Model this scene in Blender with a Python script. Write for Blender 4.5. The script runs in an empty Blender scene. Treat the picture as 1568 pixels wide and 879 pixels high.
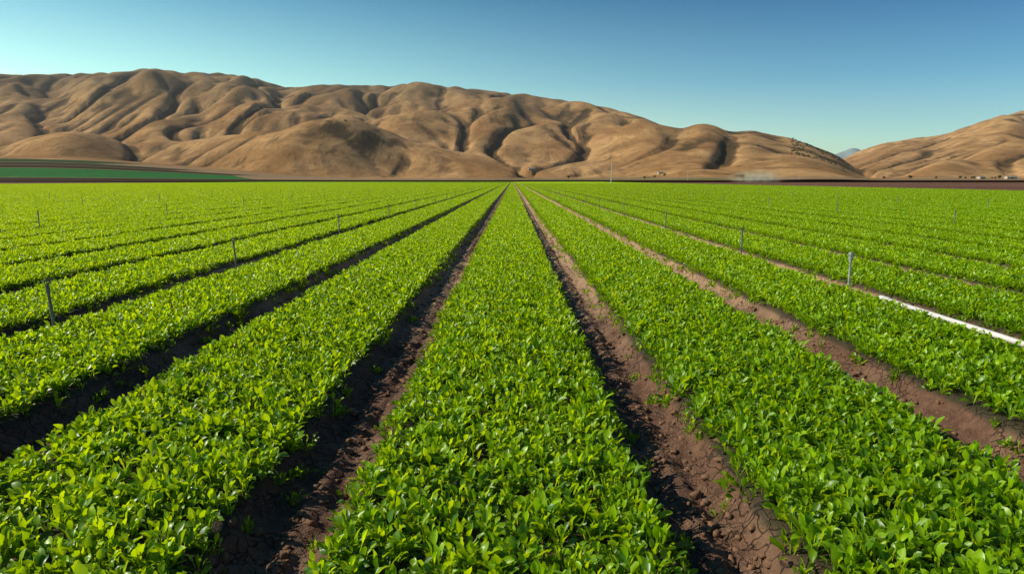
import bpy, math, numpy as np
from mathutils import Vector
rng = np.random.default_rng(7)
scene = bpy.context.scene
scene.view_settings.view_transform = 'Standard'
scene.view_settings.look = 'None'
scene.view_settings.exposure = 0

SP = 2.03            # bed spacing
FX = 0.955           # x of first furrow right of camera
CAMH = 1.75
F = 1045.0; TH = math.radians(8.9); CT = math.cos(TH); ST = math.sin(TH); HZ = 276.0

# ------------------------------------------------------------------ helpers
def link(o):
    scene.collection.objects.link(o); return o

def mesh_np(name, v, quads=None, tris=None, smooth=True):
    me = bpy.data.meshes.new(name)
    v = np.asarray(v, dtype=np.float32)
    me.vertices.add(len(v)); me.vertices.foreach_set('co', v.ravel())
    idx = []; starts = []; n = 0
    if quads is not None and len(quads):
        q = np.asarray(quads, dtype=np.int32); idx.append(q.ravel())
        starts.append(np.arange(len(q), dtype=np.int32) * 4); n = len(q) * 4
    if tris is not None and len(tris):
        t = np.asarray(tris, dtype=np.int32); idx.append(t.ravel())
        starts.append(np.arange(len(t), dtype=np.int32) * 3 + n)
    idx = np.concatenate(idx); starts = np.concatenate(starts)
    me.loops.add(len(idx)); me.loops.foreach_set('vertex_index', idx)
    me.polygons.add(len(starts)); me.polygons.foreach_set('loop_start', starts)
    me.update(calc_edges=True)
    if smooth: me.polygons.foreach_set('use_smooth', np.ones(len(starts), dtype=bool))
    me.validate()
    return me

def grid_quads(nr, nc):
    i = np.arange(nr * nc).reshape(nr, nc)
    return np.stack([i[:-1, :-1], i[:-1, 1:], i[1:, 1:], i[1:, :-1]], -1).reshape(-1, 4)

_perm = np.random.default_rng(3).permutation(512)
_perm = np.concatenate([_perm, _perm])
_ang = np.random.default_rng(4).uniform(0, 2 * np.pi, 512)
def pn(x, y, seed=0):
    x = np.asarray(x, dtype=np.float64) + seed * 17.31; y = np.asarray(y, dtype=np.float64) + seed * 7.77
    xi = np.floor(x).astype(int); yi = np.floor(y).astype(int)
    xf = x - xi; yf = y - yi
    u = xf**3 * (xf * (xf * 6 - 15) + 10); w = yf**3 * (yf * (yf * 6 - 15) + 10)
    def g(ix, iy, fx, fy):
        h = _ang[_perm[(_perm[ix & 511] + iy) & 511]]
        return np.cos(h) * fx + np.sin(h) * fy
    a = g(xi, yi, xf, yf); b = g(xi + 1, yi, xf - 1, yf)
    c = g(xi, yi + 1, xf, yf - 1); d = g(xi + 1, yi + 1, xf - 1, yf - 1)
    return ((a * (1 - u) + b * u) * (1 - w) + (c * (1 - u) + d * u) * w) * 1.5
def sstep(a, b, x):
    t = np.clip((x - a) / (b - a), 0, 1); return t * t * (3 - 2 * t)

class NT:
    def __init__(s, name):
        s.m = bpy.data.materials.new(name); s.m.use_nodes = True
        s.t = s.m.node_tree; s.t.nodes.clear()
        s.out = s.t.nodes.new('ShaderNodeOutputMaterial')
    def n(s, typ, **kw):
        nd = s.t.nodes.new('ShaderNode' + typ)
        for k, v in kw.items(): setattr(nd, k, v)
        return nd
    def l(s, a, b): s.t.links.new(a, b)
    def val(s, sock, v):
        if isinstance(v, bpy.types.NodeSocket): s.l(v, sock)
        else: sock.default_value = v
    def math(s, op, a, b=0.0, c=None):
        nd = s.n('Math', operation=op); s.val(nd.inputs[0], a); s.val(nd.inputs[1], b)
        if c is not None: s.val(nd.inputs[2], c)
        return nd.outputs[0]
    def mix(s, f, a, b, blend='MIX'):
        nd = s.n('Mix', data_type='RGBA', blend_type=blend)
        s.val(nd.inputs[0], f)
        for i, v in ((6, a), (7, b)):
            if isinstance(v, tuple): nd.inputs[i].default_value = (*v, 1)
            else: s.l(v, nd.inputs[i])
        return nd.outputs[2]
    def pos(s): return s.n('NewGeometry').outputs['Position']
    def noise(s, scale, detail=4, rough=.5, vec=None, dist=0.0):
        nd = s.n('TexNoise'); nd.inputs['Scale'].default_value = scale
        nd.inputs['Detail'].default_value = detail; nd.inputs['Roughness'].default_value = rough
        nd.inputs['Distortion'].default_value = dist
        s.l(vec if vec is not None else s.pos(), nd.inputs['Vector']); return nd.outputs['Fac']
    def ramp(s, f, a, b):
        nd = s.n('MapRange'); nd.interpolation_type = 'SMOOTHSTEP'
        s.l(f, nd.inputs[0]); nd.inputs[1].default_value = a; nd.inputs[2].default_value = b
        return nd.outputs[0]
    def bump(s, h, strength, dist, nrm=None):
        nd = s.n('Bump'); nd.inputs['Strength'].default_value = strength; nd.inputs['Distance'].default_value = dist
        s.l(h, nd.inputs['Height'])
        if nrm is not None: s.l(nrm, nd.inputs['Normal'])
        return nd.outputs[0]
    def bsdf(s, col, rough=.8, spec=.3, nrm=None, metal=0):
        nd = s.n('BsdfPrincipled')
        if isinstance(col, tuple): nd.inputs['Base Color'].default_value = (*col, 1)
        else: s.l(col, nd.inputs['Base Color'])
        nd.inputs['Roughness'].default_value = rough
        nd.inputs['Specular IOR Level'].default_value = spec
        nd.inputs['Metallic'].default_value = metal
        if nrm is not None: s.l(nrm, nd.inputs['Normal'])
        return nd.outputs[0]
    def done(s, sh): s.l(sh, s.out.inputs['Surface']); return s.m

# ------------------------------------------------------------------ materials
def leaf_material(name):
    t = NT(name)
    at = t.n('Attribute'); at.attribute_name = 'leafrnd'
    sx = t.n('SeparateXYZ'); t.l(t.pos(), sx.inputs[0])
    far_light = t.ramp(sx.outputs['Y'], 1.0, 20.0)          # darker foreground, brighter backlit leaves beyond: light painted into leaf colour by distance
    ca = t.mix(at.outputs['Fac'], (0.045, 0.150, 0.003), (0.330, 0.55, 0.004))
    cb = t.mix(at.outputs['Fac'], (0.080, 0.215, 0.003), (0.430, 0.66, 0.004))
    c = t.mix(far_light, ca, cb)
    big = t.ramp(t.noise(0.35, 3), .40, .70)
    c = t.mix(t.math('MULTIPLY', big, .25), c, (0.36, 0.56, 0.004))
    s1 = t.bsdf(c, .36, .45)
    tr = t.n('BsdfTranslucent')
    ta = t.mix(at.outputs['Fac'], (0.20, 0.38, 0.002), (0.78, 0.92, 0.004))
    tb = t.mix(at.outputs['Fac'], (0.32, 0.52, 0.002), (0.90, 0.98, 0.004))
    t.l(t.mix(far_light, ta, tb), tr.inputs['Color'])
    mx = t.n('MixShader'); mx.inputs[0].default_value = .46
    t.l(s1, mx.inputs[1]); t.l(tr.outputs[0], mx.inputs[2])
    return t.done(mx.outputs[0])
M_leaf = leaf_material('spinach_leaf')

def soil_material():
    t = NT('field_soil')
    P = t.pos(); sx = t.n('SeparateXYZ'); t.l(P, sx.inputs[0])
    n1 = t.noise(1.3, 5, .6); n2 = t.noise(14, 5, .65); n3 = t.noise(70, 4, .6)
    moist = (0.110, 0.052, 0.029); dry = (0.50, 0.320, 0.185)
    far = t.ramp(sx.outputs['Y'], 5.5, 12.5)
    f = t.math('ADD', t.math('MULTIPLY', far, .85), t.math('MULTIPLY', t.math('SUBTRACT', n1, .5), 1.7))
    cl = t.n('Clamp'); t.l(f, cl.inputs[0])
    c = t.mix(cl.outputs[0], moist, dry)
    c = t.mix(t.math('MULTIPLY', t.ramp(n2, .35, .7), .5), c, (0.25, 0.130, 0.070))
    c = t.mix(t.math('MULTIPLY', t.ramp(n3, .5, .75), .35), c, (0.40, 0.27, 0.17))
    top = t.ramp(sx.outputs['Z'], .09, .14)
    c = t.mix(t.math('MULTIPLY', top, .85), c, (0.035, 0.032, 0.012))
    wv = t.n('VectorMath', operation='ADD'); nn = t.n('TexNoise'); nn.inputs['Scale'].default_value = 7
    t.l(P, nn.inputs['Vector'])
    sc = t.n('VectorMath', operation='SCALE'); t.l(nn.outputs['Color'], sc.inputs[0]); sc.inputs['Scale'].default_value = .16
    t.l(P, wv.inputs[0]); t.l(sc.outputs[0], wv.inputs[1])
    v = t.n('TexVoronoi', feature='DISTANCE_TO_EDGE'); v.inputs['Scale'].default_value = 10
    t.l(wv.outputs[0], v.inputs['Vector'])
    crack = t.ramp(v.outputs['Distance'], 0.0, .05)
    gate = t.ramp(t.noise(1.4, 3), .38, .50)
    crk = t.math('MAXIMUM', crack, t.math('SUBTRACT', 1.0, gate))
    c = t.mix(t.math('MULTIPLY', t.math('SUBTRACT', 1.0, crk), .75), c, (0.028, 0.016, 0.010))
    h = t.math('ADD', t.math('MULTIPLY', crk, .6), t.math('ADD', t.math('MULTIPLY', n2, 1.5), t.math('MULTIPLY', n3, .6)))
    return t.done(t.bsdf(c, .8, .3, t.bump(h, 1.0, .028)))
M_soil = soil_material()

def ground_material():
    t = NT('valley_ground')
    sx = t.n('SeparateXYZ'); t.l(t.pos(), sx.inputs[0])
    n = t.noise(.02, 6, .6); n2 = t.noise(.6, 5, .6)
    c = t.mix(t.ramp(n, .35, .65), (0.105, 0.046, 0.026), (0.16, 0.080, 0.046))
    c = t.mix(t.ramp(n2, .4, .7), c, (0.19, 0.10, 0.06))
    far = t.ramp(sx.outputs['Y'], 620, 700)
    c = t.mix(far, c, (0.26, 0.17, 0.095))
    return t.done(t.bsdf(c, .95, .1, t.bump(n2, .8, .3)))
M_ground = ground_material()

def hill_material():
    t = NT('dry_grass_hills')
    col = t.n('Attribute'); col.attribute_name = 'hcol'
    g = t.n('Attribute'); g.attribute_name = 'gully'
    fld = t.n('Attribute'); fld.attribute_name = 'isfield'
    P = t.pos(); sx = t.n('SeparateXYZ'); t.l(P, sx.inputs[0])
    mp = t.n('Mapping'); t.l(P, mp.inputs[0]); mp.inputs['Scale'].default_value = (1, .45, 1)
    n1 = t.noise(.0035, 6, .6, dist=.8); n2 = t.noise(.011, 8, .66, vec=mp.outputs[0], dist=1.0); n3 = t.noise(.06, 7, .75, vec=mp.outputs[0])
    c = t.mix(t.ramp(n1, .38, .62), (0.300, 0.158, 0.062), (0.49, 0.285, 0.122))
    c = t.mix(t.math('MULTIPLY', t.ramp(n2, .45, .62), .60), c, (0.195, 0.103, 0.042))
    c = t.mix(t.math('MULTIPLY', t.ramp(n3, .48, .64), .48), c, (0.125, 0.074, 0.032))
    hi = t.ramp(sx.outputs['Z'], 170, 430)  # slight aerial haze painted into the colour of the higher slopes
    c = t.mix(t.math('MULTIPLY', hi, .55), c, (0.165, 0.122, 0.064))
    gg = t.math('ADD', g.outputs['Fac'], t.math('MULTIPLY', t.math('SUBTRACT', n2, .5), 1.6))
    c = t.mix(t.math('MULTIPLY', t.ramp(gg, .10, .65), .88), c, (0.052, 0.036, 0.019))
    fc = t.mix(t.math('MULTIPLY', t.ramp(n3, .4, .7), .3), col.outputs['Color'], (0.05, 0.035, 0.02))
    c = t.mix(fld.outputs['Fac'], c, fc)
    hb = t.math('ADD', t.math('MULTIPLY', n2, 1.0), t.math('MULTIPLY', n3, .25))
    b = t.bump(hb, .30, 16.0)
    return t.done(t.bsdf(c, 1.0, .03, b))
M_hill = hill_material()

def simple(name, col, rough=.6, spec=.4, metal=0, nscale=8, var=.25):
    t = NT(name); n = t.noise(nscale, 4)
    dark = tuple(x * (1 - var) for x in col); lite = tuple(min(1, x * (1 + var)) for x in col)
    c = t.mix(t.ramp(n, .3, .7), dark, lite)
    return t.done(t.bsdf(c, rough, spec, None, metal))

# ------------------------------------------------------------------ soil sheet of the field (beds + furrows)
def bed_profile(x):
    u = np.mod(x - FX + SP / 2, SP) - SP / 2
    return np.abs(u), u
def soil_height(x, y):
    a, u = bed_profile(x)
    wob = 0.030 * pn(x * .15 + 3, y * .9, 5) + 0.022 * pn(x * .3, y * 3.1, 6)
    z = 0.15 * sstep(0.18 + wob, 0.31 + wob, a)
    inf = 1 - sstep(.22, .42, a)
    z = z + inf * (0.024 * pn(x * 5, y * 3.2, 1) + 0.026 * pn(x * 12, y * 10, 2) + 0.014 * pn(x * 27, y * 25, 3))
    z = z + inf * 0.016 * np.cos(u * 2 * np.pi / 0.19)
    return z
def build_field():
    fine = np.arange(-7.5, 7.5, 0.025)
    offs = np.array([0, .19, .27, .35, .8, SP - .8, SP - .35, SP - .27, SP - .19])
    coarse = (FX + np.arange(-95, 35)[:, None] * SP + offs[None]).ravel()
    coarse = coarse[(coarse < -7.5) | (coarse > 7.5)]
    xs = np.sort(np.concatenate([coarse, fine]))
    ys = [1.0]
    while ys[-1] < 620: ys.append(ys[-1] + max(.025, .0095 * ys[-1]))
    ys = np.array(ys)
    X, Y = np.meshgrid(xs, ys)
    Z = soil_height(X, Y)
    v = np.stack([X, Y, Z], -1).reshape(-1, 3)
    me = mesh_np('field_soil', v, grid_quads(len(ys), len(xs)))
    me.materials.append(M_soil)
    link(bpy.data.objects.new('field_soil', me))
build_field()

v = [(-30000, -3000, -.12), (30000, -3000, -.12), (30000, 30000, -.12), (-30000, 30000, -.12)]
me = mesh_np('ground', v, [(0, 1, 2, 3)], smooth=False); me.materials.append(M_ground)
link(bpy.data.objects.new('ground', me))

# ------------------------------------------------------------------ hills (ridges + stream-power erosion)
def px2te(pts):
    p = np.array(pts, dtype=float); yup = HZ - p[:, 1]
    e = yup * CT * CT / (F + yup * ST * CT)
    t = (p[:, 0] - 783) * (CT - e * ST) / F
    return t, e
def gsm(a, s):
    k = np.arange(-int(4 * s), int(4 * s) + 1); w = np.exp(-k * k / (2 * s * s)); w /= w.sum()
    return np.convolve(np.pad(a, len(k) // 2, mode='edge'), w, mode='valid')
main = [(-1200, 180), (-600, 140), (-300, 125), (-100, 116), (0, 113), (60, 114), (130, 112), (190, 110), (225, 103), (270, 110), (330, 112), (380, 116), (410, 125), (430, 134), (470, 131), (520, 129), (560, 131), (600, 131), (640, 125), (690, 133), (740, 137), (775, 142), (800, 144), (850, 152), (890, 155), (930, 165), (980, 178), (1020, 192), (1045, 197), (1070, 188), (1095, 191), (1120, 202), (1150, 198), (1185, 207), (1210, 211), (1240, 221), (1280, 236), (1310, 252), (1340, 272), (1360, 280), (2600, 280)]
right = [(-1200, 285), (1200, 285), (1240, 276), (1285, 246), (1310, 233), (1350, 219), (1400, 211), (1440, 207), (1480, 193), (1520, 180), (1568, 168), (1650, 150), (1800, 140), (2100, 150), (2700, 180)]
L2 = [(-1200, 200), (-400, 130), (0, 148), (60, 161), (120, 184), (180, 200), (230, 195), (280, 178), (340, 158), (400, 154), (450, 165), (500, 170), (560, 172), (600, 160), (640, 150), (680, 168), (730, 186), (780, 186), (830, 172), (880, 182), (940, 206), (1000, 228), (1060, 222), (1120, 210), (1200, 236), (1260, 262), (1300, 280), (1420, 280), (1470, 240), (1510, 222), (1560, 212), (1650, 200), (2600, 200)]
L3 = [(-1200, 240), (-300, 200), (-60, 215), (0, 226), (30, 211), (90, 196), (140, 198), (200, 216), (235, 224), (270, 216), (310, 206), (360, 203), (400, 206), (440, 198), (500, 183), (540, 181), (580, 191), (620, 206), (670, 220), (720, 226), (770, 238), (820, 246), (860, 240), (910, 238), (960, 243), (1030, 259), (1080, 280), (1350, 280), (1400, 252), (1440, 240), (1480, 246), (1520, 242), (1600, 235), (1800, 230), (2600, 250)]
far = [(-1200, 280), (1150, 280), (1240, 245), (1280, 233), (1300, 226), (1330, 226), (1370, 234), (1450, 240), (2600, 250)]
NC, NR = 1600, 520
T = np.linspace(-1.15, 1.15, NC)
Ys = 560 * (6500 / 560) ** (np.linspace(0, 1, NR))
def prof(Tv, pts, s):
    t, e = px2te(pts); return gsm(np.interp(Tv, t, e), s)
def smax(a, b, k):
    h = np.clip(.5 + .5 * (a - b) / k, 0, 1); return b * (1 - h) + a * h + k * h * (1 - h)
def bell(d): return np.where(np.abs(d) < 1, .5 * (1 + np.cos(np.pi * np.clip(d, -1, 1))), 0)
Tf = np.linspace(-3.2, 3.2, 4000)
def ridge(XX, YY, pts, Yc, wf, wb, seed, s, pw, wob):
    TT = np.clip(XX / YY, -3.1, 3.1)
    e = prof(Tf, pts, s); yc = np.interp(Tf, px2te([(p, 200) for p, _ in Yc])[0], [q for _, q in Yc]) + wob * pn(Tf * 6, Tf * 0 + seed, seed)
    e = np.interp(TT, Tf, e); yc = np.interp(TT, Tf, yc)
    d = YY - yc; w = np.where(d < 0, wf, wb)
    return e * yc * np.where(d < 0, bell(d / w) ** pw, bell(d / w))
def base_terrain(XX, YY):
    Ymain = [(-1200, 3300), (900, 3200), (1040, 2600), (1340, 2150), (2600, 2150)]
    Zm = ridge(XX, YY, main, Ymain, 2000, 1700, 31, 5, 1.35, 140)
    Zr = ridge(XX, YY, right, [(0, 3300), (1300, 3300), (2600, 2600)], 1700, 1600, 32, 5, 1.2, 140)
    Z2 = ridge(XX, YY, L2, [(-1200, 2500), (900, 2500), (1300, 1950), (1400, 2300), (2600, 2200)], 1000, 520, 33, 10, 1.2, 160)
    Z3 = ridge(XX, YY, L3, [(-1200, 1900), (900, 1900), (1040, 1800), (2600, 1900)], 600, 380, 34, 10, 1.25, 120)
    Z = smax(smax(np.maximum(Zm, Zr), Z2, 20), Z3, 14)
    Z = np.clip(Z - 6, 0, None)
    wx = 120 * pn(XX / 700, YY / 700, 11); wy = 120 * pn(XX / 700, YY / 700, 13)
    m = 1 + .15 * pn((XX + wx) / 650, (YY + wy) / 1100, 21) + .12 * pn((XX + wx) / 300, (YY + wy) / 480, 22) + .06 * pn((XX + wy) / 130, (YY + wx) / 190, 23) + .02 * pn(XX / 55, YY / 75, 24)
    return Z * m
CS = 10.0
gx = np.arange(-4200, 4200, CS); gy = np.arange(1150, 4300, CS)
GX, GY = np.meshgrid(gx, gy)
H = base_terrain(GX, GY)
ny, nx = H.shape
er = np.random.default_rng(9)
def blur(a, n=1):
    for _ in range(n):
        p = np.pad(a, 1, mode='edge')
        a = (p[1:-1, 1:-1] * 4 + 2 * (p[:-2, 1:-1] + p[2:, 1:-1] + p[1:-1, :-2] + p[1:-1, 2:]) + p[:-2, :-2] + p[:-2, 2:] + p[2:, :-2] + p[2:, 2:]) / 16
    return a
Acc = np.zeros_like(H)
NIT = 22
for it in range(NIT):
    N = 18000
    px = er.uniform(1, nx - 2, N); py = er.uniform(1, ny - 2, N)
    Gy, Gx = np.gradient(H)
    A = np.zeros(H.size); dx = np.zeros(N); dy = np.zeros(N); alive = np.ones(N, bool)
    for st in range(140):
        i = py.astype(int); j = px.astype(int); fi = py - i; fj = px - j
        def bl(a): return (a[i, j] * (1 - fi) + a[i + 1, j] * fi) * (1 - fj) + (a[i, j + 1] * (1 - fi) + a[i + 1, j + 1] * fi) * fj
        sx = -bl(Gx); sy = -bl(Gy); m = np.sqrt(sx * sx + sy * sy) + 1e-9
        alive = alive & (m > .10)
        dx = .35 * dx + sx / m; dy = .35 * dy + sy / m; l = np.sqrt(dx * dx + dy * dy) + 1e-9; dx /= l; dy /= l
        np.add.at(A, i[alive] * nx + j[alive], 1.0)
        px = np.where(alive, px + dx, px); py = np.where(alive, py + dy, py)
        alive = alive & (px > 1) & (px < nx - 2) & (py > 1) & (py < ny - 2)
        px = np.clip(px, 1, nx - 2.01); py = np.clip(py, 1, ny - 2.01)
        if st % 20 == 19:
            px = px[alive]; py = py[alive]; dx = dx[alive]; dy = dy[alive]; alive = alive[alive]
            if len(px) < 50: break
    A = blur(A.reshape(H.shape), 1)
    S = np.sqrt(Gx**2 + Gy**2)
    carve = .075 * np.sqrt(A) * np.minimum(S, 5)
    H = np.maximum(H - np.minimum(carve, 1.25), H * .2)
    H = H * .92 + blur(H) * .08
    if it > NIT * .5: Acc += A
fl = np.log1p(Acc); fl /= np.percentile(fl, 99.5)
lap = blur(H, 7) - H      # >0 in hollows
def samp(a, X, Y):
    u = np.clip((X - gx[0]) / CS, 0, nx - 1.001); v = np.clip((Y - gy[0]) / CS, 0, ny - 1.001)
    j = u.astype(int); i = v.astype(int); fj = u - j; fi = v - i
    return (a[i, j] * (1 - fi) + a[i + 1, j] * fi) * (1 - fj) + (a[i, j + 1] * (1 - fi) + a[i + 1, j + 1] * fi) * fj
TT, YY = np.meshgrid(T, Ys); XX = TT * YY
Zb = base_terrain(XX, YY)
inside = sstep(4150, 3900, np.abs(XX)) * sstep(4250, 4000, YY) * sstep(1160, 1200, YY)
Z = np.clip(Zb * (1 - inside) + samp(H, XX, YY) * inside, 0, None)
tgt = np.maximum(prof(T, main, 3), prof(T, right, 3)); cur = (Z / YY).max(0)
fac = np.where(tgt > .004, tgt / np.maximum(cur, .002), 1); fac = gsm(np.clip(fac, .5, 2.0), 6)
hi = sstep(1500, 2600, YY)
Z = Z * (fac[None] * hi + (1 - hi) * (.5 + .5 * fac[None]))
s_f = .007 + .050 * (1 - sstep(-.72, -.18, TT))
fan = s_f * (YY - 600) ; fan = np.where(YY > 1600, s_f * 1000 , fan)
Zf = smax(Z, fan, 8) - 1.0
v = np.stack([XX, YY, Zf], -1).reshape(-1, 3)
me = mesh_np('hills', v, grid_quads(NR, NC))
me.materials.append(M_hill)
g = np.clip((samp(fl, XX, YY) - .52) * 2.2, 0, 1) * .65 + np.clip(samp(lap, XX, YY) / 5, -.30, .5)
def spot(px, yc, sx, sy):   # soft-edged darker spot on a hill face
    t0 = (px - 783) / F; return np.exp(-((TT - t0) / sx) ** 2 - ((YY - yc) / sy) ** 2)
dark_mask = .95 * spot(500, 1780, .09, 170) + .6 * spot(310, 1740, .07, 110) + .6 * spot(645, 2450, .02, 300) + .8 * spot(900, 2450, .07, 300) + .6 * spot(70, 2300, .05, 200) + .6 * spot(190, 2500, .05, 260) + .5 * spot(760, 2400, .04, 300)
dark_mask = dark_mask + .72 * sstep(.21, .27, TT) * sstep(.56, .50, TT) * sstep(1500, 1700, YY) * sstep(2700, 2400, YY)  # darker vegetation on the right-hand hill
dark_mask = dark_mask + .30 * sstep(.50, .6, TT)
g = np.clip((g * .9 + dark_mask * (.5 + .8 * pn(XX / 160, YY / 260, 44))) * sstep(5, 40, Z), -.2, 1.2)
a = me.attributes.new('gully', 'FLOAT', 'POINT'); a.data.foreach_set('value', g.ravel().astype(np.float32))
col = np.zeros((NR, NC, 4), dtype=np.float32); col[...] = (.30, .20, .11, 1)
def setc(m, c): col[m] = (*c, 1)
setc((YY < 680), (.050, .032, .020))
setc((YY > 688) & (YY < 930) & (XX < -255 - (YY - 690) * .5), (.035, .150, .040))
setc((YY > 938) & (YY < 1040) & (XX < -380), (.050, .035, .020))
setc((YY > 1050) & (YY < 1180) & (XX < -520), (.045, .042, .022))
setc((YY > 1195) & (YY < 1430) & (XX < -720), (.030, .065, .024))
setc((YY > 760) & (YY < 880) & (XX > -20) & (XX < 260), (.10, .13, .025))
setc((YY > 900) & (YY < 1050) & (XX > 300), (.17, .11, .06))
setc((YY > 1100) & (YY < 1200) & (XX > -100) & (XX < 500), (.12, .12, .04))
isf = (Z < 6).astype(np.float32) * (1 - sstep(1300, 1500, YY))
a = me.attributes.new('hcol', 'FLOAT_COLOR', 'POINT'); a.data.foreach_set('color', col.ravel())
a = me.attributes.new('isfield', 'FLOAT', 'POINT'); a.data.foreach_set('value', isf.ravel().astype(np.float32))
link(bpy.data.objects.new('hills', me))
def hill_z(x, y):
    t = x / y; i = np.clip(((t + 1.15) / 2.3 * (NC - 1)).astype(int), 0, NC - 1)
    j = np.clip((np.log(y / 560) / np.log(6500 / 560) * (NR - 1)).astype(int), 0, NR - 1)
    return Zf[j, i], g[j, i], Z[j, i]

nT = 400; tf = np.linspace(-.2, 1.3, nT); t_, e_ = px2te(far); ef = gsm(np.interp(tf, t_, e_), 4)
yf = np.linspace(8500, 12500, 60); TF, YF = np.meshgrid(tf, yf)
zf = ef * 10500 * bell((YF - 10500) / 2000) * (.9 + .2 * np.abs(pn(TF * 30, YF / 900, 51))) - 10
me = mesh_np('distant_hills', np.stack([TF * YF, YF, zf], -1).reshape(-1, 3), grid_quads(60, nT))
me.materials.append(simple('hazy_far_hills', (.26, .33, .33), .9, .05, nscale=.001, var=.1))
link(bpy.data.objects.new('distant_hills', me))

# thin summer haze lying over the far side of the valley
hv = [(x, y, z) for z in (-.5, 650) for x, y in ((-9000, 900), (9000, 900), (9000, 6400), (-9000, 6400))]
me = bpy.data.meshes.new('valley_haze'); me.from_pydata(hv, [], [(3, 2, 1, 0), (4, 5, 6, 7), (0, 1, 5, 4), (1, 2, 6, 5), (2, 3, 7, 6), (3, 0, 4, 7)])
t = NT('haze'); vs = t.n('VolumeScatter'); vs.inputs['Color'].default_value = (.92, .92, .90, 1); vs.inputs['Density'].default_value = 4.2e-5; vs.inputs['Anisotropy'].default_value = .2
t.l(vs.outputs[0], t.out.inputs['Volume']); me.materials.append(t.m)
link(bpy.data.objects.new('valley_haze', me))

# ------------------------------------------------------------------ spinach patches
def make_patch(name, length, dens, scale, width, seed, detail=True, npl=7):
    r = np.random.default_rng(seed)
    n = max(6, int(length * width * 2 * dens))
    px = r.uniform(-width - .06, width + .06, n); py = r.uniform(-length / 2, length / 2, n)
    win = np.cos(np.pi * py / length)
    edge = width - .035 + .12 * win * pn(py * 2.2, px * 0 + np.sign(px) * 3.3, seed) + r.normal(0, .028, n)
    keep = np.abs(px) < edge
    if width < .2: keep[:] = True; px *= .3
    px, py, win = px[keep], py[keep], win[keep]; n = len(px)
    ph = r.uniform(.75, 1.2, n) * (1 + .22 * pn(px * 3.5, py * 3.5, seed + 9) * np.clip(win * 2, 0, 1))
    pz = .15 * (1 - sstep(width - .06, width + .02, np.abs(px)) * .75)
    L = n * npl
    rep = lambda a: np.repeat(a, npl)
    az = rep(r.uniform(0, 6.283, n)) + np.tile(np.arange(npl) * 2.4, n) + r.normal(0, .35, L)
    k = np.tile(np.arange(npl), n) / npl           # 0 outer .. 1 inner
    el = np.radians(44 + 36 * k + r.normal(0, 10, L))
    hl = rep(ph) * scale
    pet = (.046 + .042 * k + r.normal(0, .010, L)) * hl
    bl = (.062 - .014 * k + r.normal(0, .008, L)) * hl
    bw = bl * r.uniform(.48, .68, L)
    bel = el - np.radians(r.normal(8, 16, L))
    curl = np.radians(r.uniform(-15, 60, L))
    cup = r.uniform(.15, .75, L)
    roll = r.normal(0, .42, L)
    nl = 5 if detail else 3
    s = np.linspace(0, 1, nl); w = np.sin(np.pi * np.clip(s * .93 + .05, 0, 1)) ** .75 * .5; w[-1] = .06
    if not detail: w = np.array([.12, .5, .08])
    ca, sa = np.cos(az), np.sin(az)
    base = np.stack([rep(px) + r.normal(0, .006, L), rep(py) + r.normal(0, .006, L), rep(pz)], -1)
    dirh = np.stack([ca, sa, 0 * ca], -1); side0 = np.stack([-sa, ca, 0 * ca], -1); up = np.array([0, 0, 1.])
    tip = base + dirh * (np.cos(el) * pet)[:, None] + up * (np.sin(el) * pet)[:, None]
    V = np.zeros((L, nl * 3 + (2 if detail else 0), 3))
    pos = tip.copy(); prev = 0
    for i in range(nl):
        ang = bel - curl * s[i]
        if i: pos = pos + (dirh * np.cos(ang)[:, None] + up * np.sin(ang)[:, None]) * (bl * (s[i] - prev))[:, None]
        prev = s[i]
        nrm = -dirh * np.sin(ang)[:, None] + up * np.cos(ang)[:, None]
        side = side0 * np.cos(roll)[:, None] + nrm * np.sin(roll)[:, None]
        nr2 = nrm * np.cos(roll)[:, None] - side0 * np.sin(roll)[:, None]
        hw = (bw * w[i])[:, None]
        lift = nr2 * hw * cup[:, None]
        wav = nr2 * (r.normal(0, .0028, L) * scale)[:, None]
        V[:, i * 3 + 0] = pos - side * hw + lift + wav
        V[:, i * 3 + 1] = pos
        V[:, i * 3 + 2] = pos + side * hw + lift - wav
    q = []
    for i in range(nl - 1):
        b = i * 3; q += [(b, b + 1, b + 4, b + 3), (b + 1, b + 2, b + 5, b + 4)]
    if detail:
        b = nl * 3; pw = side0 * .0022
        V[:, b] = base - pw; V[:, b + 1] = base + pw
        q.append((b, b + 1, 2, 0))
    q = np.array(q); nv = V.shape[1]
    Q = (q[None] + (np.arange(L) * nv)[:, None, None]).reshape(-1, 4)
    me = mesh_np(name, V.reshape(-1, 3), Q)
    at = me.attributes.new('leafrnd', 'FLOAT', 'POINT')
    rv = np.clip(.02 + .80 * k + r.normal(0, .24, L), 0, 1)
    at.data.foreach_set('value', np.repeat(rv, nv).astype(np.float32))
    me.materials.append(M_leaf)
    return bpy.data.objects.new(name, me)

coll = bpy.data.collections.new('spinach_patches')
NN, NFAR = 7, 4
for i in range(NN): coll.objects.link(make_patch('a%d_patch' % i, 2.0, 285, .92, .755, 100 + i))
for i in range(NFAR): coll.objects.link(make_patch('b%d_patch' % i, 8.0, 80, 1.38, .75, 200 + i, False, 6))
for i in range(3): coll.objects.link(make_patch('c%d_seedling' % i, .12, 250, .62, .05, 300 + i, True, 4))

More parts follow.
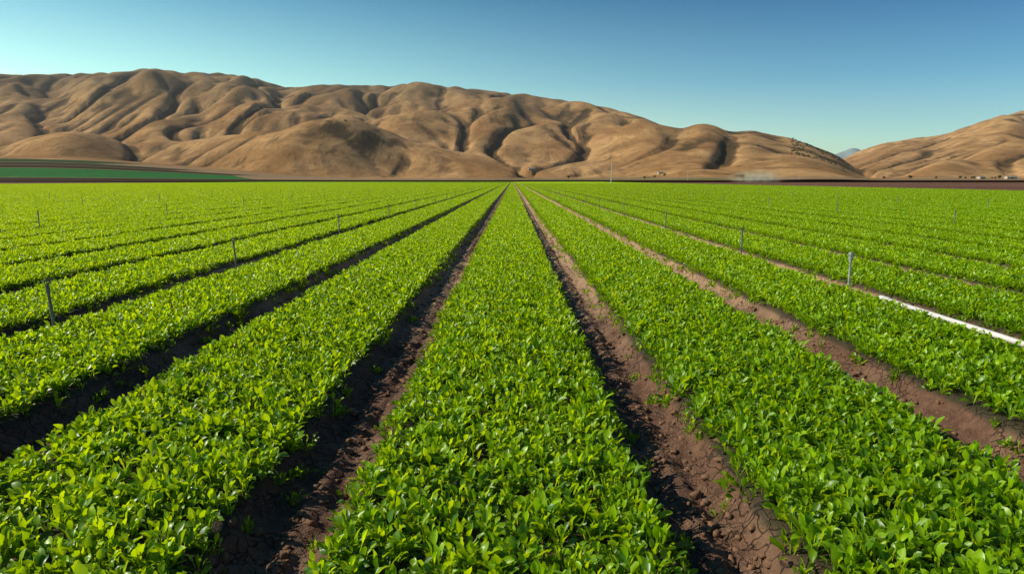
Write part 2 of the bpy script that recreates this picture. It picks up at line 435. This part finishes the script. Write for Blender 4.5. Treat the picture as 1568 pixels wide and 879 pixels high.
P, R, S, IDX = [], [], [], []
YN = 46.0
for b in range(-95, 35):
    xc = FX + (b + .5) * SP
    y = 1.2 + rng.uniform(0, .5)
    while y < YN:
        if abs(xc) < .95 * y + 6:
            P.append((xc + rng.normal(0, .008), y + 1, 0)); R.append((0, 0, math.pi * rng.integers(0, 2)))
            s = rng.uniform(.95, 1.06); S.append((1, 1.0, s)); IDX.append(rng.integers(0, NN))
        y += 2.0
    while y < 330:
        if abs(xc) < .95 * y + 10:
            P.append((xc, y + 4, 0)); R.append((0, 0, math.pi * rng.integers(0, 2)))
            S.append((1, 1, rng.uniform(.86, .94))); IDX.append(NN + rng.integers(0, NFAR))
        y += 8.0
for b in range(-6, 6):
    for k in range(80 if abs(b) < 3 else 40):
        y = 2.5 + 32 * rng.random() ** 1.5; sd = rng.choice([-1, 1])
        x = FX + b * SP + sd * rng.uniform(.14, .30)
        z = float(soil_height(np.array([x]), np.array([y]))[0]) - .15 + .005
        s = rng.uniform(.5, 1.2)
        P.append((x, y, z)); R.append((0, 0, rng.uniform(0, 6))); S.append((s, s, 1)); IDX.append(NN + NFAR + rng.integers(0, 3))
me = bpy.data.meshes.new('spinach_crop'); me.vertices.add(len(P)); me.vertices.foreach_set('co', np.array(P, dtype=np.float32).ravel())
for nm, d in (('rot', R), ('scl', S)):
    a = me.attributes.new(nm, 'FLOAT_VECTOR', 'POINT'); a.data.foreach_set('vector', np.array(d, dtype=np.float32).ravel())
a = me.attributes.new('idx', 'INT', 'POINT'); a.data.foreach_set('value', np.array(IDX, dtype=np.int32))
crop = link(bpy.data.objects.new('spinach_crop', me))
ng = bpy.data.node_groups.new('scatter_spinach', 'GeometryNodeTree')
ng.interface.new_socket('Geometry', in_out='INPUT', socket_type='NodeSocketGeometry')
ng.interface.new_socket('Geometry', in_out='OUTPUT', socket_type='NodeSocketGeometry')
gi = ng.nodes.new('NodeGroupInput'); go = ng.nodes.new('NodeGroupOutput')
ci = ng.nodes.new('GeometryNodeCollectionInfo'); ci.inputs[0].default_value = coll
ci.inputs['Separate Children'].default_value = True; ci.inputs['Reset Children'].default_value = True
ip = ng.nodes.new('GeometryNodeInstanceOnPoints'); ip.inputs['Pick Instance'].default_value = True
def na(nm, ty):
    n = ng.nodes.new('GeometryNodeInputNamedAttribute'); n.data_type = ty; n.inputs[0].default_value = nm; return n.outputs[0]
L = ng.links.new
L(gi.outputs[0], ip.inputs['Points']); L(ci.outputs[0], ip.inputs['Instance'])
L(na('idx', 'INT'), ip.inputs['Instance Index']); L(na('rot', 'FLOAT_VECTOR'), ip.inputs['Rotation']); L(na('scl', 'FLOAT_VECTOR'), ip.inputs['Scale'])
L(ip.outputs[0], go.inputs[0])
crop.modifiers.new('scatter', 'NODES').node_group = ng

offs = np.array([-.76, -.66, -.3, .05, .4, .66, .76]); hh = np.array([.1, .24, .25, .26, .25, .24, .1])
ys = np.arange(330, 620, 2.0); V = []; Q = []; base = 0
for b in range(-95, 35):
    xc = FX + (b + .5) * SP
    X, Y = np.meshgrid(xc + offs, ys)
    Zs = hh[None] + .025 * pn(X * 2, Y * 2, 61)
    V.append(np.stack([X, Y, Zs], -1).reshape(-1, 3)); Q.append(grid_quads(len(ys), len(offs)) + base); base += X.size
me = mesh_np('spinach_rows_far', np.concatenate(V), np.concatenate(Q))
t = NT('spinach_canopy'); n = t.noise(3, 5, .7)
c = t.mix(t.ramp(n, .3, .7), (.21, .36, .004), (.38, .55, .008))
me.materials.append(t.done(t.bsdf(c, .8, .1, t.bump(n, 1, .2))))
link(bpy.data.objects.new('spinach_rows', me))

# ------------------------------------------------------------------ soil clods in the furrows
import bmesh
def ico(sub):
    bm = bmesh.new(); bmesh.ops.create_icosphere(bm, subdivisions=sub, radius=1)
    v = np.array([x.co[:] for x in bm.verts]); f = np.array([[x.index for x in q.verts] for q in bm.faces]); bm.free(); return v, f
iv, fi_ = ico(2)
def blobs(name, pts, rad, mat, squash=.7, rough=.35, smooth=True):
    V = []; Fc = []
    for i, (p, rr) in enumerate(zip(pts, rad)):
        r3 = rng.uniform(.75, 1.25, 3) * rr; r3[2] *= squash
        d = 1 + rough * pn(iv[:, 0] * 1.6 + i * 3.1, iv[:, 1] * 1.6 + iv[:, 2] * 1.3, 71) + rng.normal(0, rough * .12, len(iv))
        V.append(iv * d[:, None] * r3 + p); Fc.append(fi_ + i * len(iv))
    me = mesh_np(name, np.concatenate(V), tris=np.concatenate(Fc), smooth=smooth); me.materials.append(mat)
    return link(bpy.data.objects.new(name, me))
pts = []; rad = []
for b in range(-3, 4):
    for k in range(1500 if abs(b) < 2 else 500):
        y = 2.3 + 20 * rng.random() ** 1.6; x = FX + b * SP + rng.normal(0, .17)
        if abs(x - FX - b * SP) > .34: continue
        z = float(soil_height(np.array([x]), np.array([y]))[0]); r_ = .004 + .026 * rng.random() ** 3
        pts.append((x, y, z + r_ * .15)); rad.append(r_)
M_clod = simple('soil_clod', (.19, .105, .058), .9, .2, nscale=40)
blobs('soil_clods', pts, rad, M_clod, .65, .6)

# ------------------------------------------------------------------ sprinkler risers and irrigation pipe
def tube(V, Q, p0, p1, r0, r1, n=10, cap=True):
    p0 = Vector(p0); p1 = Vector(p1); d = (p1 - p0).normalized(); a = d.orthogonal().normalized(); b = d.cross(a)
    s = len(V)
    for p, r in ((p0, r0), (p1, r1)):
        for i in range(n):
            t = 2 * math.pi * i / n; V.append(tuple(p + a * math.cos(t) * r + b * math.sin(t) * r))
    for i in range(n): Q.append((s + i, s + (i + 1) % n, s + n + (i + 1) % n, s + n + i))
    if cap:
        for off in (0, n):
            V.append(tuple(p0 if off == 0 else p1)); c = len(V) - 1
            for i in range(n): Q.append((s + off + i, s + off + (i + 1) % n, c, c))
def tmesh(name, V, Q, mat, smooth=False):
    me = bpy.data.meshes.new(name)
    me.from_pydata(V, [], [tuple(dict.fromkeys(q)) for q in Q]); me.materials.append(mat); me.update()
    return me
M_galv = simple('galvanised_steel', (.16, .16, .15), .6, .4, .3, 30)
M_alu = simple('aluminium_pipe', (.66, .64, .60), .55, .4, .1, 6, .15)
def riser_mesh(hd):
    V, Q = [], []
    tube(V, Q, (0, 0, -.05), (0, 0, .70), .016, .016)
    tube(V, Q, (0, 0, .02), (0, 0, .12), .028, .024)
    tube(V, Q, (0, 0, .66), (0, 0, .70), .021, .021)
    tube(V, Q, (0, 0, .70), (0, 0, .735), .015, .020)
    for s in (-1, 1): tube(V, Q, (s * .012, 0, .73), (s * .028, 0, .765), .005, .005, 6); tube(V, Q, (s * .028, 0, .765), (0, 0, .805), .005, .005, 6)
    tube(V, Q, (0, 0, .735), (.045, 0, .765), .009, .006, 8)
    tube(V, Q, (-.055, 0, .772), (.055, .01, .772), .007, .007, 6)
    tube(V, Q, (0, 0, .80), (0, 0, .812), .011, .008, 8)
    if hd: tube(V, Q, (0, 0, .70), (0, 0, .80), .030, .032, 12)
    return tmesh('sprinkler_riser', V, Q, M_galv)
rm = riser_mesh(False); rm2 = riser_mesh(True)
rm2.materials[0] = simple('weathered_aluminium', (.36, .37, .37), .5, .5, .4, 30)
def riser(x, y, m=rm, sc=1, tilt=None):
    o = link(bpy.data.objects.new('sprinkler_riser', m)); o.location = (x, y, 0)
    o.rotation_euler = tilt or (rng.normal(0, .03), rng.normal(0, .03), rng.uniform(0, 6)); o.scale = (1, 1, sc)
riser(-4.78, 7.0, rm, .93, (.02, -.05, 0)); riser(-5.08, 12.5, rm, .88, (0, -.05, 0)); riser(-5.15, 20.4, rm, .95); riser(-5.12, 28.6, rm, .95)
riser(4.74, 9.5, rm2, .93, (0, 0, .3)); riser(4.85, 14.4, rm, .97, (0, .01, 0)); riser(5.02, 22.4); riser(5.02, 30.6)
for k in (-3, -8, -13, -18, 2, 7, 12):
    x = FX + k * SP
    yy = {-3: 37.0, 2: 39.0}.get(k, 9 + rng.uniform(0, 6))
    while yy < 115:
        if abs(x) < yy * .95 + 3: riser(x + rng.normal(0, .03), yy, rm, rng.uniform(.9, 1.0))
        yy += 8.6 + rng.normal(0, .15)
V, Q = [], []
x = FX + 2 * SP + .15
tube(V, Q, (x, .3, .105), (x + .01, 9.3, .115), .032, .032, 16)
tube(V, Q, (x + .01, 9.2, .115), (x + .01, 9.45, .115), .042, .042, 16)
tube(V, Q, (x, 6.2, .108), (x, 6.4, .108), .040, .040, 16)
link(bpy.data.objects.new('irrigation_pipe', tmesh('irrigation_pipe', V, Q, M_alu)))

# ------------------------------------------------------------------ utility pole, farm buildings, distant trees, shrubs
def pole(px, Y, h, r=.13):
    x = (px - 783) * Y * CT / F; V, Q = [], []
    tube(V, Q, (0, 0, -.5), (0, 0, h), r, r * .65)
    tube(V, Q, (-1.1, 0, h - .8), (1.1, 0, h - .8), .07, .07, 6)
    for s in (-1, -.4, .4, 1): tube(V, Q, (s, 0, h - .75), (s, 0, h - .45), .05, .04, 6)
    o = link(bpy.data.objects.new('utility_pole', tmesh('utility_pole', V, Q, M_pole))); o.location = (x, Y, 0); o.rotation_euler[2] = .9
M_pole = simple('weathered_pole', (.60, .56, .50), .8, .2)
pole(935, 270, 8.2, .18); pole(1222, 640, 9.0); pole(1052, 620, 9)

M_white = simple('painted_siding', (.45, .40, .33), .7, .3, nscale=.8, var=.08)
M_roof = simple('metal_roof', (.26, .22, .19), .8, .2, nscale=.5, var=.15)
M_dark = simple('window_glass', (.03, .035, .04), .2, .5)
def building(px, Y, w, d, h, yaw=0, z=None):
    x = (px - 783) * Y * CT / F
    zz = float(hill_z(np.array([x]), np.array([float(Y)]))[0][0]) if z is None else z
    root = link(bpy.data.objects.new('farm_building', None)); root.location = (x, Y, zz - .3); root.rotation_euler[2] = yaw
    def part(nm, V, Fc, m):
        me = bpy.data.meshes.new(nm); me.from_pydata(V, [], Fc); me.materials.append(m); o = link(bpy.data.objects.new(nm, me)); o.parent = root
    a, b = w / 2, d / 2; rg = h + d * .22
    part('walls', [(-a, -b, 0), (a, -b, 0), (a, b, 0), (-a, b, 0), (-a, -b, h), (a, -b, h), (a, b, h), (-a, b, h), (-a, 0, rg), (a, 0, rg)],
         [(0, 1, 5, 4), (2, 3, 7, 6), (1, 2, 6, 9, 5), (3, 0, 4, 8, 7)], M_white)
    e = .5
    part('roof', [(-a - e, -b - e, h - .1), (a + e, -b - e, h - .1), (a + e, 0, rg + .15), (-a - e, 0, rg + .15), (-a - e, b + e, h - .1), (a + e, b + e, h - .1)],
         [(0, 1, 2, 3), (3, 2, 5, 4)], M_roof)
    V = []; Fc = []
    nw = max(2, int(w / 5))
    for i in range(nw):
        cx = -a + (i + .5) * w / nw; s = len(V); y_ = -b - .05
        z0, z1, ww = (0, 2.8, 1.5) if i == nw // 2 else (1.2, 2.4, .8)
        V += [(cx - ww, y_, z0), (cx + ww, y_, z0), (cx + ww, y_, z1), (cx - ww, y_, z1)]; Fc.append((s, s + 1, s + 2, s + 3))
    part('windows_and_door', V, Fc, M_dark)
building(812, 1750, 14, 8, 3.6, .2)
building(1500, 1150, 10, 7, 3.2, .3); building(1546, 1120, 15, 9, 3.6, -.1)
building(1010, 1250, 9, 7, 3.4, .1)

t = NT('tree_foliage'); n = t.noise(.8, 5, .7)
M_tree = t.done(t.bsdf(t.mix(t.ramp(n, .3, .7), (.022, .032, .012), (.06, .075, .028)), .8, .15, t.bump(n, 1, 1.0)))
def trees(name, specs):
    V = []; Fq = []
    for (x, y, z, h) in specs:
        for j in range(60):
            u = rng.normal(0, 1, 3); u /= np.linalg.norm(u); rr = rng.random() ** .33 * (1 + .3 * rng.normal())
            c = np.array([x, y, z + h * .6]) + u * rr * np.array([h * .5, h * .42, h * .36])
            s = h * rng.uniform(.09, .17)
            a_ = rng.normal(0, 1, 3); a_ /= np.linalg.norm(a_); b_ = np.cross(a_, u); b_ /= (np.linalg.norm(b_) + 1e-6); c2 = np.cross(a_, b_)
            k0 = len(V)
            for q in range(5):
                th = q * 1.2566; V.append(c + s * (a_ * math.cos(th) + b_ * math.sin(th)) * rng.uniform(.7, 1.2) + c2 * s * rng.uniform(-.3, .3))
            Fq.append(tuple(range(k0, k0 + 5)))
        k0 = len(V); r_ = h * .04
        for zz, r2 in ((z - .5, r_ * 1.4), (z + h * .6, r_ * .6)):
            for q in range(5): V.append((x + r2 * math.cos(q * 1.2566), y + r2 * math.sin(q * 1.2566), zz))
        for q in range(5): Fq.append((k0 + q, k0 + (q + 1) % 5, k0 + 5 + (q + 1) % 5, k0 + 5 + q))
    me = bpy.data.meshes.new(name); me.from_pydata([tuple(map(float, p)) for p in V], [], Fq); me.materials.append(M_tree)
    link(bpy.data.objects.new(name, me))
sp = []
def addtree(px, Y, h):
    x = (px - 783) * Y * CT / F; sp.append((x, Y, float(hill_z(np.array([x]), np.array([float(Y)]))[0][0]), h))
for px in [1126, 1131, 1136]: addtree(px, 900, rng.uniform(4, 6))
for px in [1470, 1476, 1484, 1492, 1508, 1515, 1522, 1531, 1550, 1352, 1395, 1436, 1004, 1018, 985, 870]:
    addtree(px + rng.normal(0, 2), 1100 + rng.uniform(-60, 90), rng.uniform(3, 6.5))
trees('distant_trees', sp)
pts = []; rad = []; tries = 0
while len(pts) < 600 and tries < 60000:
    tries += 1
    tt = rng.uniform(-.8, .8); y = rng.uniform(1500, 3100); x = tt * y
    z, gg, zr = [float(q[0]) for q in hill_z(np.array([x]), np.array([y]))]
    px = 783 + F * tt
    w = .01 * (gg > .3) + .15 * (gg > .85)
    if 1200 < px < 1290 and y < 2100 and zr > 10: w += .3
    if 105 < px < 150 and 2000 < y < 2300: w += .5
    if zr > 8 and rng.random() < w:
        r_ = rng.uniform(1.2, 3.2); pts.append((x, y, z + r_ * .3)); rad.append(r_)
blobs('hillside_shrubs', pts, rad, M_tree, .7, .6, False)

# ------------------------------------------------------------------ dust
bm = bmesh.new(); bmesh.ops.create_icosphere(bm, subdivisions=3, radius=1)
me = bpy.data.meshes.new('dust_cloud'); bm.to_mesh(me); bm.free()
o = link(bpy.data.objects.new('dust_cloud', me)); yD = 560
o.location = ((1156 - 783) * yD * CT / F, yD, 3.0); o.scale = (26, 14, 9)
t = NT('dust'); tc = t.n('TexCoord')
ln = t.n('VectorMath', operation='LENGTH'); t.l(tc.outputs['Object'], ln.inputs[0])
fall = t.ramp(ln.outputs['Value'], 1.0, .1)
nz = t.ramp(t.noise(.16, 4, .6), .36, .64)
vs = t.n('VolumeScatter'); vs.inputs['Color'].default_value = (1.0, .70, .40, 1)
t.l(t.math('MULTIPLY', t.math('MULTIPLY', fall, nz), .16), vs.inputs['Density'])
t.l(vs.outputs[0], t.out.inputs['Volume']); me.materials.append(t.m)

# ------------------------------------------------------------------ light
EL = math.radians(35); AZ = math.radians(-84)      # azimuth measured from +Y toward +X
sd = Vector((math.sin(AZ) * math.cos(EL), math.cos(AZ) * math.cos(EL), math.sin(EL)))
sun = bpy.data.lights.new('sun', 'SUN'); sun.energy = 5.0; sun.angle = math.radians(.5); sun.color = (1, .92, .76)
so = link(bpy.data.objects.new('sun', sun)); so.rotation_euler = sd.to_track_quat('Z', 'Y').to_euler(); so.location = (-50, 20, 60)
w = bpy.data.worlds.new('World'); scene.world = w; w.use_nodes = True; nt = w.node_tree
bg = nt.nodes['Background']; sky = nt.nodes.new('ShaderNodeTexSky'); sky.sky_type = 'NISHITA'; sky.sun_disc = False
sky.sun_elevation = EL; sky.sun_rotation = AZ; sky.air_density = 1.0; sky.dust_density = .6; sky.ozone_density = 2.5
# clear-day grading of the sky: warm bright haze low down, deep blue overhead and away from the sun
tcw = nt.nodes.new('ShaderNodeTexCoord'); sxw = nt.nodes.new('ShaderNodeSeparateXYZ'); nt.links.new(tcw.outputs['Generated'], sxw.inputs[0])
cr = nt.nodes.new('ShaderNodeValToRGB'); nt.links.new(sxw.outputs['Z'], cr.inputs[0])
els = cr.color_ramp.elements
els[0].position = 0.0; els[0].color = (3.0, 2.9, 1.95, 1)
els[1].position = 0.6; els[1].color = (.32, .74, .98, 1)
for p_, c_ in ((.05, (2.6, 2.75, 1.90, 1)), (.13, (1.25, 1.90, 1.60, 1)), (.25, (.38, .98, 1.12, 1))):
    e_ = els.new(p_); e_.color = c_
mr = nt.nodes.new('ShaderNodeMapRange'); mr.interpolation_type = 'SMOOTHSTEP'
nt.links.new(sxw.outputs['X'], mr.inputs[0]); mr.inputs[1].default_value = -.65; mr.inputs[2].default_value = .65
def vmix(blend, f, a, b):
    m = nt.nodes.new('ShaderNodeMix'); m.data_type = 'RGBA'; m.blend_type = blend
    for i, v_ in ((0, f), (6, a), (7, b)):
        if isinstance(v_, bpy.types.NodeSocket): nt.links.new(v_, m.inputs[i])
        else: m.inputs[i].default_value = v_
    return m.outputs[2]
lr = vmix('MIX', mr.outputs[0], (1.35, 1.20, 1.05, 1), (.44, .60, .82, 1))
skc = vmix('MULTIPLY', 1.0, sky.outputs[0], cr.outputs[0]); skc = vmix('MULTIPLY', 1.0, skc, lr)
nt.links.new(skc, bg.inputs[0]); bg.inputs[1].default_value = .085

# ------------------------------------------------------------------ camera
cam = bpy.data.cameras.new('camera'); cam.lens = 24; cam.sensor_width = 36; cam.clip_end = 60000; cam.clip_start = .05
co = link(bpy.data.objects.new('camera', cam)); co.location = (0, 0, CAMH)
co.rotation_euler = (math.pi / 2 - TH, 0, 0)
scene.camera = co
